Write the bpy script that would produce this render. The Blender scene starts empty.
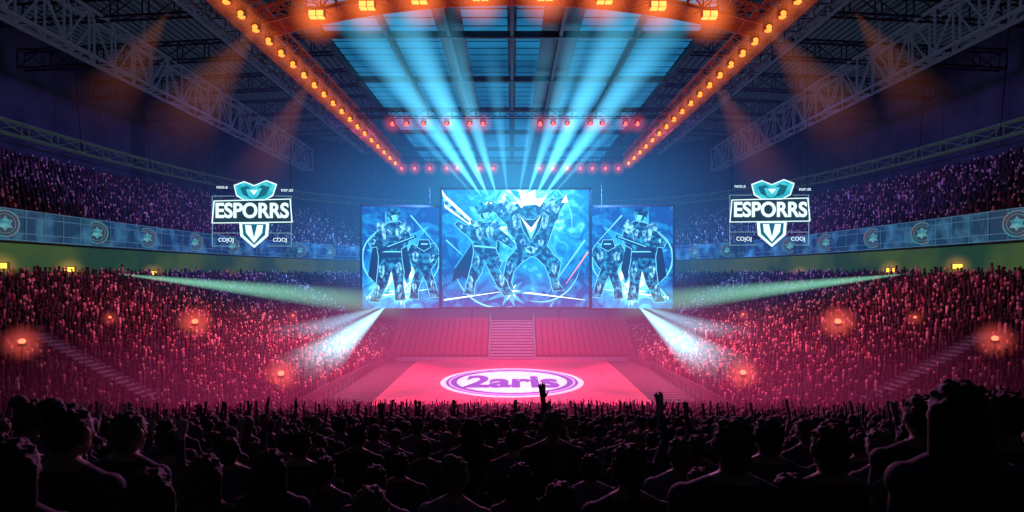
import bpy, math, random
import numpy as np
from mathutils import Vector, Matrix, Quaternion
random.seed(7); rng=np.random.default_rng(7)
scene=bpy.context.scene; col=scene.collection
try: scene.view_settings.view_transform='Standard'
except Exception as e: print(e)
H=12.0; F=600.0; HY=275.0
def px(x,y,Y): return Vector(((x-512)*Y/F, Y, H+(HY-y)*Y/F))

# ---------------- materials ----------------
def nmat(name):
    m=bpy.data.materials.new(name); m.use_nodes=True; nt=m.node_tree; nt.nodes.clear()
    o=nt.nodes.new('ShaderNodeOutputMaterial'); return m,nt,o
def pbr(name,c,rough=.6,metal=0,c2=None,scale=3,emit=None,es=0,bump=0):
    m,nt,o=nmat(name); b=nt.nodes.new('ShaderNodeBsdfPrincipled')
    b.inputs['Roughness'].default_value=rough; b.inputs['Metallic'].default_value=metal
    nt.links.new(b.outputs[0],o.inputs['Surface'])
    tc=nt.nodes.new('ShaderNodeTexCoord'); n=nt.nodes.new('ShaderNodeTexNoise'); n.inputs['Scale'].default_value=scale
    nt.links.new(tc.outputs['Object'],n.inputs['Vector'])
    r=nt.nodes.new('ShaderNodeValToRGB'); r.color_ramp.elements[0].position=.35; r.color_ramp.elements[1].position=.65
    c2=c2 or tuple(min(1,x*1.35) for x in c)
    r.color_ramp.elements[0].color=(*c,1); r.color_ramp.elements[1].color=(*c2,1)
    nt.links.new(n.outputs[0],r.inputs[0]); nt.links.new(r.outputs[0],b.inputs['Base Color'])
    if emit: b.inputs['Emission Color'].default_value=(*emit,1); b.inputs['Emission Strength'].default_value=es
    if emit and es<3: m.cycles.emission_sampling='NONE'
    return m
def emi(name,c,s,c2=None,scale=2.0,sample=False,det=2,lo=.4,hi=.6):
    m,nt,o=nmat(name); e=nt.nodes.new('ShaderNodeEmission'); e.inputs[1].default_value=s
    e.inputs[0].default_value=(*c,1); nt.links.new(e.outputs[0],o.inputs['Surface'])
    if c2:
        tc=nt.nodes.new('ShaderNodeTexCoord'); n=nt.nodes.new('ShaderNodeTexNoise'); n.inputs['Scale'].default_value=scale
        n.inputs['Detail'].default_value=det
        nt.links.new(tc.outputs['Object'],n.inputs['Vector'])
        r=nt.nodes.new('ShaderNodeValToRGB'); r.color_ramp.elements[0].position=lo; r.color_ramp.elements[1].position=hi
        r.color_ramp.elements[0].color=(*c,1); r.color_ramp.elements[1].color=(*c2,1)
        nt.links.new(n.outputs[0],r.inputs[0]); nt.links.new(r.outputs[0],e.inputs[0])
    if not sample: m.cycles.emission_sampling='NONE'
    return m
M={}
M['concrete']=pbr('dark_concrete',(.04,.035,.05),.8)
M['steel']=pbr('truss_steel',(.08,.09,.12),.5,.4)
M['darksteel']=pbr('dark_steel',(.03,.035,.05),.5,.3)
M['black']=pbr('black_metal',(.012,.012,.016),.5)
M['floor']=pbr('arena_floor',(.03,.02,.03),.6)
M['stage']=pbr('red_stage',(.60,.035,.08),.45,c2=(.72,.07,.12),scale=.5,emit=(1,.05,.10),es=.10)
M['mat']=pbr('dark_mat',(.035,.012,.03),.6,c2=(.06,.02,.045),scale=2)
M['white']=pbr('white_paint',(.8,.74,.82),.5)
M['purple']=pbr('purple_paint',(.055,.03,.33),.5)
M['lav']=pbr('lavender_paint',(.52,.42,.80),.5)
M['step']=pbr('pale_step',(.34,.32,.42),.7)
M['seat']=pbr('red_seat_plastic',(.26,.03,.07),.5,c2=(.38,.06,.10),scale=1)
M['wall']=pbr('dark_blue_wall',(.015,.03,.05),.9,c2=(.03,.06,.08),scale=.3)
M['greenglow']=emi('painted_green_light',(.035,.11,.08),.45,(.10,.18,.07),.15)  # green light on the concourse wall, painted in as mottled emission
M['orange']=emi('orange_lens',(1,.16,.025),3.6)
M['warm']=emi('hot_orange_lens',(1,.20,.04),4.2)
M['redl']=emi('red_lens',(1,.07,.07),4)
M['yellow']=emi('yellow_lens',(1,.50,.06),2.6)
M['orangetruss']=pbr('steel_painted_orange_light',(.20,.05,.03),.5,.2,emit=(1,.10,.06),es=.06)  # orange lamp light painted into the steel by tint and emission

def vol_beam():  # beam light painted as volume emission; no lamp light scatters here
    m,nt,o=nmat('painted_beam_volume'); N=nt.nodes; L=nt.links
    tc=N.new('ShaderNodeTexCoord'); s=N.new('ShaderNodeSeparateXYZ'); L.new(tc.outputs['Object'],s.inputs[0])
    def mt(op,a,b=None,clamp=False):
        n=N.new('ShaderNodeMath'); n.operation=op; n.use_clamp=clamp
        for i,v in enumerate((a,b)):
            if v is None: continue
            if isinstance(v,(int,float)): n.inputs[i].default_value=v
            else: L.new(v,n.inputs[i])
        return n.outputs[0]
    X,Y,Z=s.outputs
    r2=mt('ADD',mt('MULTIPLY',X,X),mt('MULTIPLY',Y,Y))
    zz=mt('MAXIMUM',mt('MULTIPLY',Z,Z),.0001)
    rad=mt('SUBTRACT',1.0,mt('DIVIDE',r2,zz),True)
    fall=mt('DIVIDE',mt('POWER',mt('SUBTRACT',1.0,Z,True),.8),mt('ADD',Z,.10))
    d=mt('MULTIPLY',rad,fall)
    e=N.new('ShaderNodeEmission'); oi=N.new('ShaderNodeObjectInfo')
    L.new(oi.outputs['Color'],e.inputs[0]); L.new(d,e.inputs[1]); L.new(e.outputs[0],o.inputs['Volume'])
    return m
M['beam']=vol_beam()
def vol_haze():  # emission paints the glow of haze; nothing here is lit by lamps
    m,nt,o=nmat('painted_glow_volume'); N=nt.nodes; L=nt.links
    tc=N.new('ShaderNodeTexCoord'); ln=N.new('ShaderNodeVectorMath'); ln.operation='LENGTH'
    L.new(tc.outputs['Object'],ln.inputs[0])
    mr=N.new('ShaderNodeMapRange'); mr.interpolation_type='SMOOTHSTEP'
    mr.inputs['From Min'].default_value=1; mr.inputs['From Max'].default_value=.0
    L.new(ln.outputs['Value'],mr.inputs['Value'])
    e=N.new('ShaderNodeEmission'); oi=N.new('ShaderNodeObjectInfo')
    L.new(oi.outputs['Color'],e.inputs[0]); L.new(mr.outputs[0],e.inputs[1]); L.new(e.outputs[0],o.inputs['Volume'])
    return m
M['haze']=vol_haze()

# ---------------- builders ----------------
class B:
    def __init__(s): s.v=[];s.f=[];s.m=[]
    def add(s,vs,fs,mi=0):
        o=len(s.v); s.v+=[tuple(v) for v in vs]; s.f+=[tuple(i+o for i in f) for f in fs]; s.m+=[mi]*len(fs); return s
    def box(s,c,d,mi=0,mat=None):
        vs=[]
        for sx in(-.5,.5):
            for sy in(-.5,.5):
                for sz in(-.5,.5):
                    v=Vector((sx*d[0],sy*d[1],sz*d[2]))
                    if mat: v=mat@v
                    vs.append(Vector(c)+v)
        return s.add(vs,[(0,1,3,2),(4,6,7,5),(0,4,5,1),(2,3,7,6),(0,2,6,4),(1,5,7,3)],mi)
    def stick(s,a,b,r,r2=None,n=4,mi=0):
        a=Vector(a);b=Vector(b);d=b-a
        if d.length<1e-6:return s
        q=d.to_track_quat('Z','Y'); r2=r if r2 is None else r2; vs=[]
        for p,rr in((a,r),(b,r2)):
            for i in range(n):
                t=2*math.pi*(i+.5)/n; vs.append(p+q@Vector((rr*math.cos(t),rr*math.sin(t),0)))
        fs=[(i,(i+1)%n,n+(i+1)%n,n+i) for i in range(n)]+[tuple(range(n))[::-1],tuple(range(n,2*n))]
        return s.add(vs,fs,mi)
    def ell(s,c,r,mi=0,seg=16,rings=10,rot=None):
        vs=[];fs=[]
        vs.append(Vector((0,0,1)))
        for i in range(1,rings):
            t=math.pi*i/rings
            for j in range(seg):
                p=2*math.pi*j/seg; vs.append(Vector((math.sin(t)*math.cos(p),math.sin(t)*math.sin(p),math.cos(t))))
        vs.append(Vector((0,0,-1)))
        for j in range(seg): fs.append((0,1+j,1+(j+1)%seg))
        for i in range(rings-2):
            for j in range(seg):
                a=1+i*seg+j;b=1+i*seg+(j+1)%seg; fs.append((a,a+seg,b+seg,b))
        e=len(vs)-1;o=1+(rings-2)*seg
        for j in range(seg): fs.append((e,o+(j+1)%seg,o+j))
        vv=[]
        for v in vs:
            w=Vector((v[0]*r[0],v[1]*r[1],v[2]*r[2]))
            if rot: w=rot@w
            vv.append(w+Vector(c))
        return s.add(vv,fs,mi)
    def cap(s,a,b,r1,r2,n=12):
        s.stick(a,b,r1,r2,n=n); s.ell(a,(r1,)*3,seg=n,rings=8); s.ell(b,(r2,)*3,seg=n,rings=8); return s
    def obj(s,name,mats,loc=(0,0,0),parent=None,smooth=False):
        me=bpy.data.meshes.new(name); me.from_pydata(s.v,[],s.f); 
        for m in(mats if isinstance(mats,(list,tuple)) else [mats]): me.materials.append(m)
        me.polygons.foreach_set('material_index',s.m)
        if smooth: me.polygons.foreach_set('use_smooth',[True]*len(me.polygons))
        me.update(); o=bpy.data.objects.new(name,me); o.location=loc; col.objects.link(o)
        if parent: o.parent=parent
        return o
def tag(o,label,cat=None,group=None,kind=None):
    o['label']=label
    if cat:o['category']=cat
    if group:o['group']=group
    if kind:o['kind']=kind
    return o
def copytree(src,parts,loc,rot=None,scale=None,quat=None):
    n=src.copy(); n.location=loc
    if rot: n.rotation_euler=rot
    if scale: n.scale=(scale,)*3
    col.objects.link(n)
    for p in parts:
        c=p.copy(); c.parent=n; col.objects.link(c)
    return n
def halo(parent,R,colr,k,c=(0,0,0)):  # lamp bloom painted as a small emissive sphere
    o=B().ell((0,0,0),(1,1,1),seg=16,rings=10).obj('painted_glow_volume',M['haze'],loc=c,parent=parent); o.scale=(R,R,R); o.color=(colr[0]*k,colr[1]*k,colr[2]*k,1)
    o['label']='soft painted bloom around the lamp'; o['kind']='stuff'; return o
def text(s,size,mat,name,off=0,ext=.01,parent=None):
    cu=bpy.data.curves.new(name,'FONT'); cu.body=s; cu.size=size; cu.extrude=ext; cu.offset=off
    cu.align_x='CENTER'; cu.align_y='CENTER'
    o=bpy.data.objects.new(name,cu); col.objects.link(o); bpy.context.view_layer.update()
    me=bpy.data.meshes.new_from_object(o.evaluated_get(bpy.context.evaluated_depsgraph_get()))
    bpy.data.objects.remove(o); me.materials.clear(); me.materials.append(mat); me.name=name
    n=bpy.data.objects.new(name,me); col.objects.link(n)
    if parent: n.parent=parent
    return n
# ---------------- bowl ----------------
YC=45.0
def P(d,phi):
    a=19+d;b=54+d; c=math.cos(phi);s=math.sin(phi)
    r=(abs(c/a)**3+abs(s/b)**3)**(-1/3); return r*c,YC+r*s
PH=[-1.1+i*(math.pi+2.2)/150 for i in range(151)]
def zlow(d): return .8+.56*d
def zup(d): return 16.4+.62*(d-21)
def dof(X,Y):
    X=np.asarray(X,float);Y=np.asarray(Y,float); lo=np.full(X.shape,-15.);hi=np.full(X.shape,60.)
    for _ in range(30):
        m=(lo+hi)/2; v=np.abs(X/(19+m))**3+np.abs((Y-YC)/(54+m))**3
        lo=np.where(v>1,m,lo);hi=np.where(v>1,hi,m)
    return (lo+hi)/2
def sweep(profile,mats,name,mi=None,phis=PH,closed=False):
    b=B(); n=len(profile)
    for ph in phis:
        for d,z in profile:
            x,y=P(d,ph); b.v.append((x,y,z))
    for i in range(len(phis)-1):
        for j in range(n if closed else n-1):
            k=(j+1)%n
            b.f.append((i*n+j,(i+1)*n+j,(i+1)*n+k,i*n+k)); b.m.append(mi[j] if mi else 0)
    return b.obj(name,mats)
prof=[(0,0)]
nd=32; RP=.625
for i in range(nd):
    d=i*RP; prof+= [(d,zlow(d)),(d+RP,zlow(d))]
prof+=[(23.5,zlow(20)-.3),(23.5,15)]
tag(sweep(prof,M['concrete'],'lower_grandstand'),'dark concrete lower seating tier curving round the court','grandstand')
prof=[(20.3,14.8),(20.3,16.2)]
for i in range(17):
    d=21+i*.8; prof+=[(d,zup(d)),(d+.8,zup(d))]
prof+=[(36.5,zup(34.6)),(36.5,14.8)]
tag(sweep(prof,M['concrete'],'upper_grandstand',closed=True),'dark upper seating tier above the balcony front','grandstand')
for nm,a,bn in(('wall_right',0,50),('wall_back',50,101),('wall_left',100,151)):
    o=sweep([(37.5,-.1),(37.5,26),(37.5,42)],M['wall'],nm,phis=PH[a:bn+ (0 if bn==151 else 1)]); tag(o,'dark blue arena wall',kind='structure')
tag(sweep([(23.4,11.9),(23.4,14.7)],M['greenglow'],'concourse_band'),'concourse band with painted green light under the balcony','concourse band')
def bluepanel():
    m,nt,o=nmat('balcony_glass'); N=nt.nodes;L=nt.links
    b=N.new('ShaderNodeBsdfPrincipled'); b.inputs['Roughness'].default_value=.3
    tc=N.new('ShaderNodeTexCoord'); w=N.new('ShaderNodeTexNoise'); w.inputs['Scale'].default_value=.5; w.inputs['Detail'].default_value=5
    L.new(tc.outputs['Object'],w.inputs['Vector'])
    r=N.new('ShaderNodeValToRGB'); r.color_ramp.elements[0].position=.45;r.color_ramp.elements[1].position=.75
    r.color_ramp.elements[0].color=(.006,.025,.06,1);r.color_ramp.elements[1].color=(.05,.22,.32,1)
    L.new(w.outputs[0],r.inputs[0]);L.new(r.outputs[0],b.inputs['Base Color']);L.new(r.outputs[0],b.inputs['Emission Color'])
    b.inputs['Emission Strength'].default_value=.7; L.new(b.outputs[0],o.inputs['Surface']); m.cycles.emission_sampling='NONE'; return m
M['fascia']=bluepanel()
M['rail']=pbr('rail_painted_glow',(.10,.16,.2),.4,.5,emit=(.10,.36,.5),es=.24)  # cyan glow painted into the rail as emission
fa=tag(sweep([(20,14.7),(20,17.1),(20.25,17.1),(20.25,14.7)],M['fascia'],'balcony_front',closed=True),'blue glass-panelled balcony front curving round the upper tier','balcony')
b=B()
for z in(14.75,15.3,16.6,17.15):
    pts=[Vector((*P(19.95,p),z)) for p in PH]
    for i in range(len(pts)-1): b.stick(pts[i],pts[i+1],.045)
def resample(d,step,phis=None):
    pp=[P(d,-1.1+i*(math.pi+2.2)/1200) for i in range(1201)]
    pts=np.array(pp); s=np.concatenate([[0],np.cumsum(np.hypot(*np.diff(pts,axis=0).T))])
    t=np.arange(step/2,s[-1],step); x=np.interp(t,s,pts[:,0]); y=np.interp(t,s,pts[:,1])
    return np.stack([x,y],1)
for x,y in resample(19.95,2.0): b.stick((x,y,14.7),(x,y,17.2),.035)
o=b.obj('balcony_rail',M['rail'],parent=fa); 
def truss(b,a,c,w,h,bays,r=.1,up=Vector((0,0,1))):
    a=Vector(a);c=Vector(c);d=(c-a); s=d.normalized().cross(up).normalized()*w/2; u=up*h/2
    cs=[(-1,-1),(1,-1),(1,1),(-1,1)]
    pt=lambda t,k:a+d*t+s*cs[k][0]+u*cs[k][1]
    for k in range(4): b.stick(pt(0,k),pt(1,k),r)
    for i in range(bays):
        t0=i/bays;t1=(i+1)/bays
        for k in range(4):
            k2=(k+1)%4
            b.stick(pt(t0,k),pt(t0,k2),r*.6)
            b.stick(pt(t0,k),pt(t1,k2),r*.55) if i%2 else b.stick(pt(t0,k2),pt(t1,k),r*.55)
    for k in range(4): b.stick(pt(1,k),pt(1,(k+1)%4),r*.6)
M['gsteel']=pbr('steel_painted_green_light',(.03,.05,.045),.5,.2,emit=(.10,.20,.13),es=.11)  # green light on the ring truss painted in as emission
b=B(); pts=resample(34,4.0)
for i in range(len(pts)-1): truss(b,(*pts[i],27.5),(*pts[i+1],27.5),.8,1.4,1,.09)
rt=tag(b.obj('ring_truss',M['gsteel']),'steel ring truss with painted green light above the upper tier','truss')
for i in range(0,len(pts),3):
    x,y=pts[i]; B().stick((x,y,27.5),(x*1.02,y,40),.08).obj('hanger_rod',M['darksteel'],parent=rt)
M['bsteel']=pbr('steel_painted_blue_light',(.06,.07,.10),.5,.3,emit=(.14,.18,.34),es=.09)  # blue light on the roof trusses painted in as emission
for sx in(-1,1):
    for X,Z,h in((38,33.5,4.0),(27,36,2.6)):
        b=B(); truss(b,(sx*X,35,Z),(sx*X,112,Z),1.6,h,26,.16)
        for y in(45,62,79,96): b.stick((sx*X,y,Z+h/2),(sx*X,y,40),.12)
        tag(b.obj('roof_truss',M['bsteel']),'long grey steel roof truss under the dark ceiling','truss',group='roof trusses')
for y in range(44,125,11):
    for sx in(-1,1):
        b=B(); truss(b,(sx*19,y,37.4),(sx*54,y,35.6),1.0,2.0,12,.12)
        tag(b.obj('roof_rib',M['darksteel']),'dark transverse steel roof rib','roof rib',group='roof ribs')
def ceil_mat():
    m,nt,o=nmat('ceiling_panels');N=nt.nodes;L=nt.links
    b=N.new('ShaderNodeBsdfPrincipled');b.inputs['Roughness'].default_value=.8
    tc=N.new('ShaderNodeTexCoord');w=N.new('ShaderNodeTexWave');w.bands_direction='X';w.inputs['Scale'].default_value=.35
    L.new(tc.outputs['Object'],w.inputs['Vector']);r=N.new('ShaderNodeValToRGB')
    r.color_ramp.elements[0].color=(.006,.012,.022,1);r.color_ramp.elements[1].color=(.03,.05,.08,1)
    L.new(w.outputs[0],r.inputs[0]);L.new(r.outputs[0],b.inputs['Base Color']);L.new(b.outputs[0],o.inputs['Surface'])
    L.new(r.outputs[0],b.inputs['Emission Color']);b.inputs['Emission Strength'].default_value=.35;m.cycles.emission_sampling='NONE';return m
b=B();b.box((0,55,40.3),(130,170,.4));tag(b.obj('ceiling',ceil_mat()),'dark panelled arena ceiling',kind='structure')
b=B();b.box((0,55,-.2),(130,170,.4));tag(b.obj('floor',M['floor']),'dark arena floor',kind='structure')
def sky_mat():
    m,nt,o=nmat('blue_louvre');N=nt.nodes;L=nt.links
    e=N.new('ShaderNodeEmission');tc=N.new('ShaderNodeTexCoord')
    n1=N.new('ShaderNodeTexNoise');n1.inputs['Scale'].default_value=.12
    L.new(tc.outputs['Object'],n1.inputs['Vector'])
    r=N.new('ShaderNodeValToRGB');r.color_ramp.elements[0].position=.3;r.color_ramp.elements[1].position=.7
    r.color_ramp.elements[0].color=(.006,.07,.18,1);r.color_ramp.elements[1].color=(.015,.20,.42,1)
    L.new(n1.outputs[0],r.inputs[0]);L.new(r.outputs[0],e.inputs[0]);e.inputs[1].default_value=.95
    L.new(e.outputs[0],o.inputs['Surface']);m.cycles.emission_sampling='NONE';return m
M['sky']=sky_mat()
root=B().box((0,79,33.9),(34,78,.1)).obj('roof_canopy',M['darksteel']); tag(root,'rectangular roof canopy with blue-lit glass louvres','roof canopy')
for (x0,x1) in((-16.5,-11.3),(-10.7,-6.6),(-4.2,-.4),(.4,2.6),(6.0,10.7),(11.3,16.5)):
    b=B()
    y=41
    while y<117:
        b.box(((x0+x1)/2,y,33.6),(x1-x0,1.25,.08)); y+=1.7
    b.obj('glass_louvre',M['sky'],parent=root)
b=B()
for x in(-16.8,-11,-5.5,0,4.3,11,16.8): b.box((x,79,33.3),(.3,78,.7))
for y in range(41,118,12): b.box((0,y,33.2),(34,.35,.6))
b.obj('canopy_beam',M['darksteel'],parent=root)

# ---------------- lighting rig ----------------
def lamp_template(lens,name,label,s=1.0,double=False,hc=(1,.2,.04),hk=.2,hr=1.2):
    b=B()
    w=1.0 if double else .55
    b.box((0,0,.05),(w*1.05*s,.5*s,.45*s)); b.box((0,0,.32*s),(w*.7*s,.35*s,.14*s))
    r=b.obj(name,M['black'])
    tag(r,label,'stage light')
    k=B()
    if double:
        for dx in(-.27,.27): k.box((dx*s,0,-.2*s),(.46*s,.44*s,.06*s)); k.box((dx*s,-.27*s,0.02),(.46*s,.05*s,.36*s))
    else:
        k.ell((0,-.05*s,-.16*s),(.26*s,.26*s,.16*s))
        k.ell((0,-.24*s,0),(.22*s,.08*s,.2*s))
    L=k.obj('lens',lens,parent=r)
    y=B()
    for sx in(-1,1): y.box((sx*w*.58*s,0,.25*s),(.05*s,.12*s,.6*s))
    y.box((0,0,.55*s),(w*1.2*s,.12*s,.06*s)); y.stick((0,0,.55*s),(0,0,.8*s),.05*s)
    K=y.obj('yoke',M['black'],parent=r)
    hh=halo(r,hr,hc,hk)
    return r,[L,K,hh]
TZ=28.0
def place(tpl,locs,group):
    r,p=tpl; r['group']=group
    for i,l in enumerate(locs):
        if i==0: r.location=l
        else: copytree(r,p,l)
for sx in(-1,1):
    b=B(); truss(b,(sx*17.6,20,TZ+1.4),(sx*17.6,90,TZ+1.4),1.9,1.2,36,.09)
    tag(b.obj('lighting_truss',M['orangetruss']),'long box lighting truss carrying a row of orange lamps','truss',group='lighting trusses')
    b=B(); truss(b,(sx*20.6,24,TZ+2.6),(sx*20.6,92,TZ+2.6),1.2,1.2,30,.08)
    tag(b.obj('catwalk_truss',M['steel']),'grey steel catwalk truss beside the lighting truss','truss',group='lighting trusses')
t=lamp_template(M['orange'],'stage_light','black stage lamp glowing orange under a truss',.85,hk=.42,hr=1.1,hc=(1,.18,.035))
locs=[]
for sx in(-1,1):
    y=33.
    while y<89: locs.append((sx*16.6,y,TZ)); y+=1.9+ (y-33)*.04
place(t,locs,'orange lamps on the long trusses')
b=B(); arc=[]
for i in range(17):
    a=(i/16-.5)*2; arc.append(Vector((a*17.0,41.2-5.0*(1-a*a),TZ+1.3)))
for i in range(16): truss(b,arc[i],arc[i+1],1.8,1.1,2,.1)
at_=tag(b.obj('curved_truss',M['orangetruss']),'curved box truss with painted orange glow carrying large lamps','truss')
b=B()
for i in range(16):
    b.add([arc[i]+Vector((0,.9,-.6)),arc[i+1]+Vector((0,.9,-.6)),arc[i+1]+Vector((0,.9,.5)),arc[i]+Vector((0,.9,.5))],[(0,1,2,3)])
b.obj('truss_banner',pbr('dark_red_cloth',(.12,.02,.02),.7,emit=(1,.08,.04),es=.12),parent=at_)
t=lamp_template(M['warm'],'flood_light','large double rectangular lamp glowing hot orange',.9,True,hk=.5,hr=2.0,hc=(1,.18,.04))
locs=[]
for X in(317,367,420,480,545,605,658,709):
    best=min((Vector((a*17.0,41.2-5.0*(1-a*a)-.9,TZ+.45)) for a in [k/200-1 for k in range(401)]),key=lambda v:abs(512+F*v.x/v.y-X)); locs.append(best)
place(t,locs,'flood lamps on the curved truss')
for y,X,zt in((64,16.6,TZ),(90,17.5,TZ)):
    b=B(); truss(b,(-X,y,zt+1.2),(X,y,zt+1.2),.9,.8,26,.05)
    tag(b.obj('cross_truss',M['darksteel']),'thin cross truss spanning the stage with red lamps','truss',group='cross trusses')
t=lamp_template(M['redl'],'stage_light','small black stage lamp glowing red under a cross truss',.8,hk=.3,hr=1.3,hc=(1,.08,.10))
locs=[((x-512)*64/F,63.8,TZ+.1) for x in(393,407,424,447,470,483,540,553,567,590,602,625,637)]
locs+=[((x-512)*90/F,89.8,TZ-.0) for x in(402,415,430,447,457,480,493,540,553,567,580,592,605,618)]
place(t,locs,'red lamps on the cross trusses')
# ---------------- stage ----------------
st=B().box((0,67.5,.1),(26.0,33,.2)).obj('stage_floor',M['stage']); tag(st,'bright red rectangular stage floor with an oval emblem','stage')
def disc(rx,ry,z,name,mat,inner=None,parent=None,c=(0,66.7)):
    b=B();n=96
    if inner:
        for i in range(n):
            t=2*math.pi*i/n;b.v.append((c[0]+rx*math.cos(t),c[1]+ry*math.sin(t),z));b.v.append((c[0]+inner[0]*math.cos(t),c[1]+inner[1]*math.sin(t),z))
        for i in range(n):
            j=(i+1)%n;b.f.append((2*i,2*j,2*j+1,2*i+1));b.m.append(0)
    else:
        for i in range(n):
            t=2*math.pi*i/n;b.v.append((c[0]+rx*math.cos(t),c[1]+ry*math.sin(t),z))
        b.f.append(tuple(range(n)));b.m.append(0)
    return b.obj(name,mat,parent=parent)
disc(7.9,9.0,.212,'emblem_disc',M['white'],parent=st)
disc(7.3,8.2,.222,'emblem_ring',M['purple'],inner=(6.1,6.7),parent=st)
disc(7.0,7.85,.226,'emblem_ring',M['lav'],inner=(6.75,7.5),parent=st)
disc(6.1,6.7,.222,'emblem_inner',M['white'],parent=st)
o=text('2aris',6.0,M['purple'],'emblem_text',off=.24,ext=.004,parent=st)
vs=o.data.vertices; w=max(v.co.x for v in vs)-min(v.co.x for v in vs); hh=max(v.co.y for v in vs)-min(v.co.y for v in vs); cx_=(max(v.co.x for v in vs)+min(v.co.x for v in vs))/2; cyy=(max(v.co.y for v in vs)+min(v.co.y for v in vs))/2
sx_,sy_=10.2/w,7.8/hh; o.scale=(sx_,sy_,1); o.location=(-cx_*sx_,66.5-cyy*sy_,.236)
M['stripe']=pbr('mat_stripe',(.12,.04,.07),.6)
for sx in(-1,1):
    b=B().box((sx*15.1,69,.06),(4.2,26,.12))
    m=b.obj('floor_mat',M['mat']); tag(m,'dark slatted walkway mat beside the red stage','floor mat',group='stage side mats')
    k=B()
    for i in range(22): k.box((sx*15.1,57.3+i*1.15,.135),(3.6,.16,.03))
    k.obj('mat_stripe',M['stripe'],parent=m)
    b=B()
    for i in range(18):
        y=56+i*1.6; b.stick((sx*17.6,y,0),(sx*17.6,y,1.1),.04)
    for z in(.35,.7,1.1): b.stick((sx*17.6,56,z),(sx*17.6,83.2,z),.045)
    tag(b.obj('barrier_fence',M['darksteel']),'metal crowd barrier along the stage side','fence',group='stage barriers')
b=B()
for i in range(9):
    for sx in(-1,1): b.box((sx*10.4,84.4+i*.9,.25*(i+1)),(14.0,.9,.5*(i+1)))
b.box((0,92.7,2.5),(34.8,.5,5.0))
b.box((0,83.8,.25),(34.8,.25,.5),1)
tag(b.obj('back_grandstand',[pbr('burgundy_concrete',(.07,.015,.04),.7),M['step']]),'small burgundy terraced stand behind the stage','grandstand')
b=B()
for i in range(14): b.box((0,84.0+i*.6,.18*(i+1)),(6.4,.6,.36*(i+1)))
sr=b.obj('staircase',M['step']); tag(sr,'wide pale central staircase between blocks of red seats','staircase')
b=B()
for i in range(14): b.box((0,83.69+i*.6,.36*(i+1)-.17),(6.3,.04,.14))
b.obj('riser',M['black'],parent=sr)
b=B()
for sx in(-1,1):
    for i in range(0,14,3): b.stick((sx*3.25,84+i*.6,.36*(i+1)),(sx*3.25,84+i*.6,.36*(i+1)+1),.05)
    b.stick((sx*3.25,84,1.36),(sx*3.25,91.8,6.04),.07)
b.obj('handrail',M['rail'],parent=sr)
b=B(); b.box((0,0,.42),(.66,.45,.08)); 
b.box((0,.22,.72),(.66,.08,.56),mat=Matrix.Rotation(-.15,3,'X')); b.box((-.35,0,.5),(.05,.4,.2)); b.box((.35,0,.5),(.05,.4,.2)); b.stick((0,.05,0),(0,.05,.4),.08)
s0=b.obj('stadium_seat',M['seat']); tag(s0,'red plastic stadium seat on the terraced stand','seat',group='red seats behind the stage')
first=True
for i in range(9):
    for sx in(-1,1):
        for j in range(16):
            l=(sx*(3.95+j*.86),84.35+i*.9,.5*(i+1))
            if first: s0.location=l; first=False
            else: copytree(s0,[],l)
# ---------------- screens ----------------
def screen_mat(name,cx,cy,W,Hh,hot=2.2):
    m,nt,o=nmat(name);N=nt.nodes;L=nt.links
    tc=N.new('ShaderNodeTexCoord'); sub=N.new('ShaderNodeVectorMath');sub.operation='SUBTRACT';sub.inputs[1].default_value=(cx,0,cy)
    L.new(tc.outputs['Object'],sub.inputs[0]); ln=N.new('ShaderNodeVectorMath');ln.operation='LENGTH';L.new(sub.outputs[0],ln.inputs[0])
    nz=N.new('ShaderNodeTexNoise');nz.inputs['Scale'].default_value=.4;nz.inputs['Detail'].default_value=6;nz.inputs['Distortion'].default_value=1.6
    L.new(tc.outputs['Object'],nz.inputs['Vector'])
    mr=N.new('ShaderNodeMapRange');mr.inputs['From Min'].default_value=0;mr.inputs['From Max'].default_value=W*.62
    L.new(ln.outputs['Value'],mr.inputs['Value'])
    a=N.new('ShaderNodeMath');a.operation='MULTIPLY_ADD';a.inputs[1].default_value=1.5;a.inputs[2].default_value=-.80;L.new(nz.outputs[0],a.inputs[0])
    s=N.new('ShaderNodeMath');s.operation='ADD';L.new(mr.outputs[0],s.inputs[0]);L.new(a.outputs[0],s.inputs[1])
    r=N.new('ShaderNodeValToRGB');cr=r.color_ramp;cr.elements[0].position=.02;cr.elements[0].color=(.85,1,1,1)
    cr.elements[1].position=1;cr.elements[1].color=(.002,.05,.24,1)
    e=cr.elements.new(.24);e.color=(.12,.78,1,1)
    e=cr.elements.new(.5);e.color=(.008,.30,.68,1)
    L.new(s.outputs[0],r.inputs[0]);em=N.new('ShaderNodeEmission');em.inputs[1].default_value=hot
    L.new(r.outputs[0],em.inputs[0]);L.new(em.outputs[0],o.inputs['Surface']);return m
M['figA']=emi('art_dark',(.002,.025,.11),1,(.03,.45,.75),1.3,det=8,lo=.47,hi=.66)
M['figB']=emi('art_highlight',(.30,.85,1.0),1.1,(.006,.12,.34),1.4,det=7,lo=.42,hi=.58)
M['figW']=emi('art_white',(.75,1,1),2.0)
M['figG']=emi('art_glow',(.18,.80,1),1.2)
M['figH']=emi('art_soft_glow',(.05,.55,.9),1.1,(.02,.38,.75),.5)
M['figK']=emi('art_black',(.002,.018,.07),1)
M['figR']=emi('art_spark',(1,.25,.15),2.0)
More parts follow.
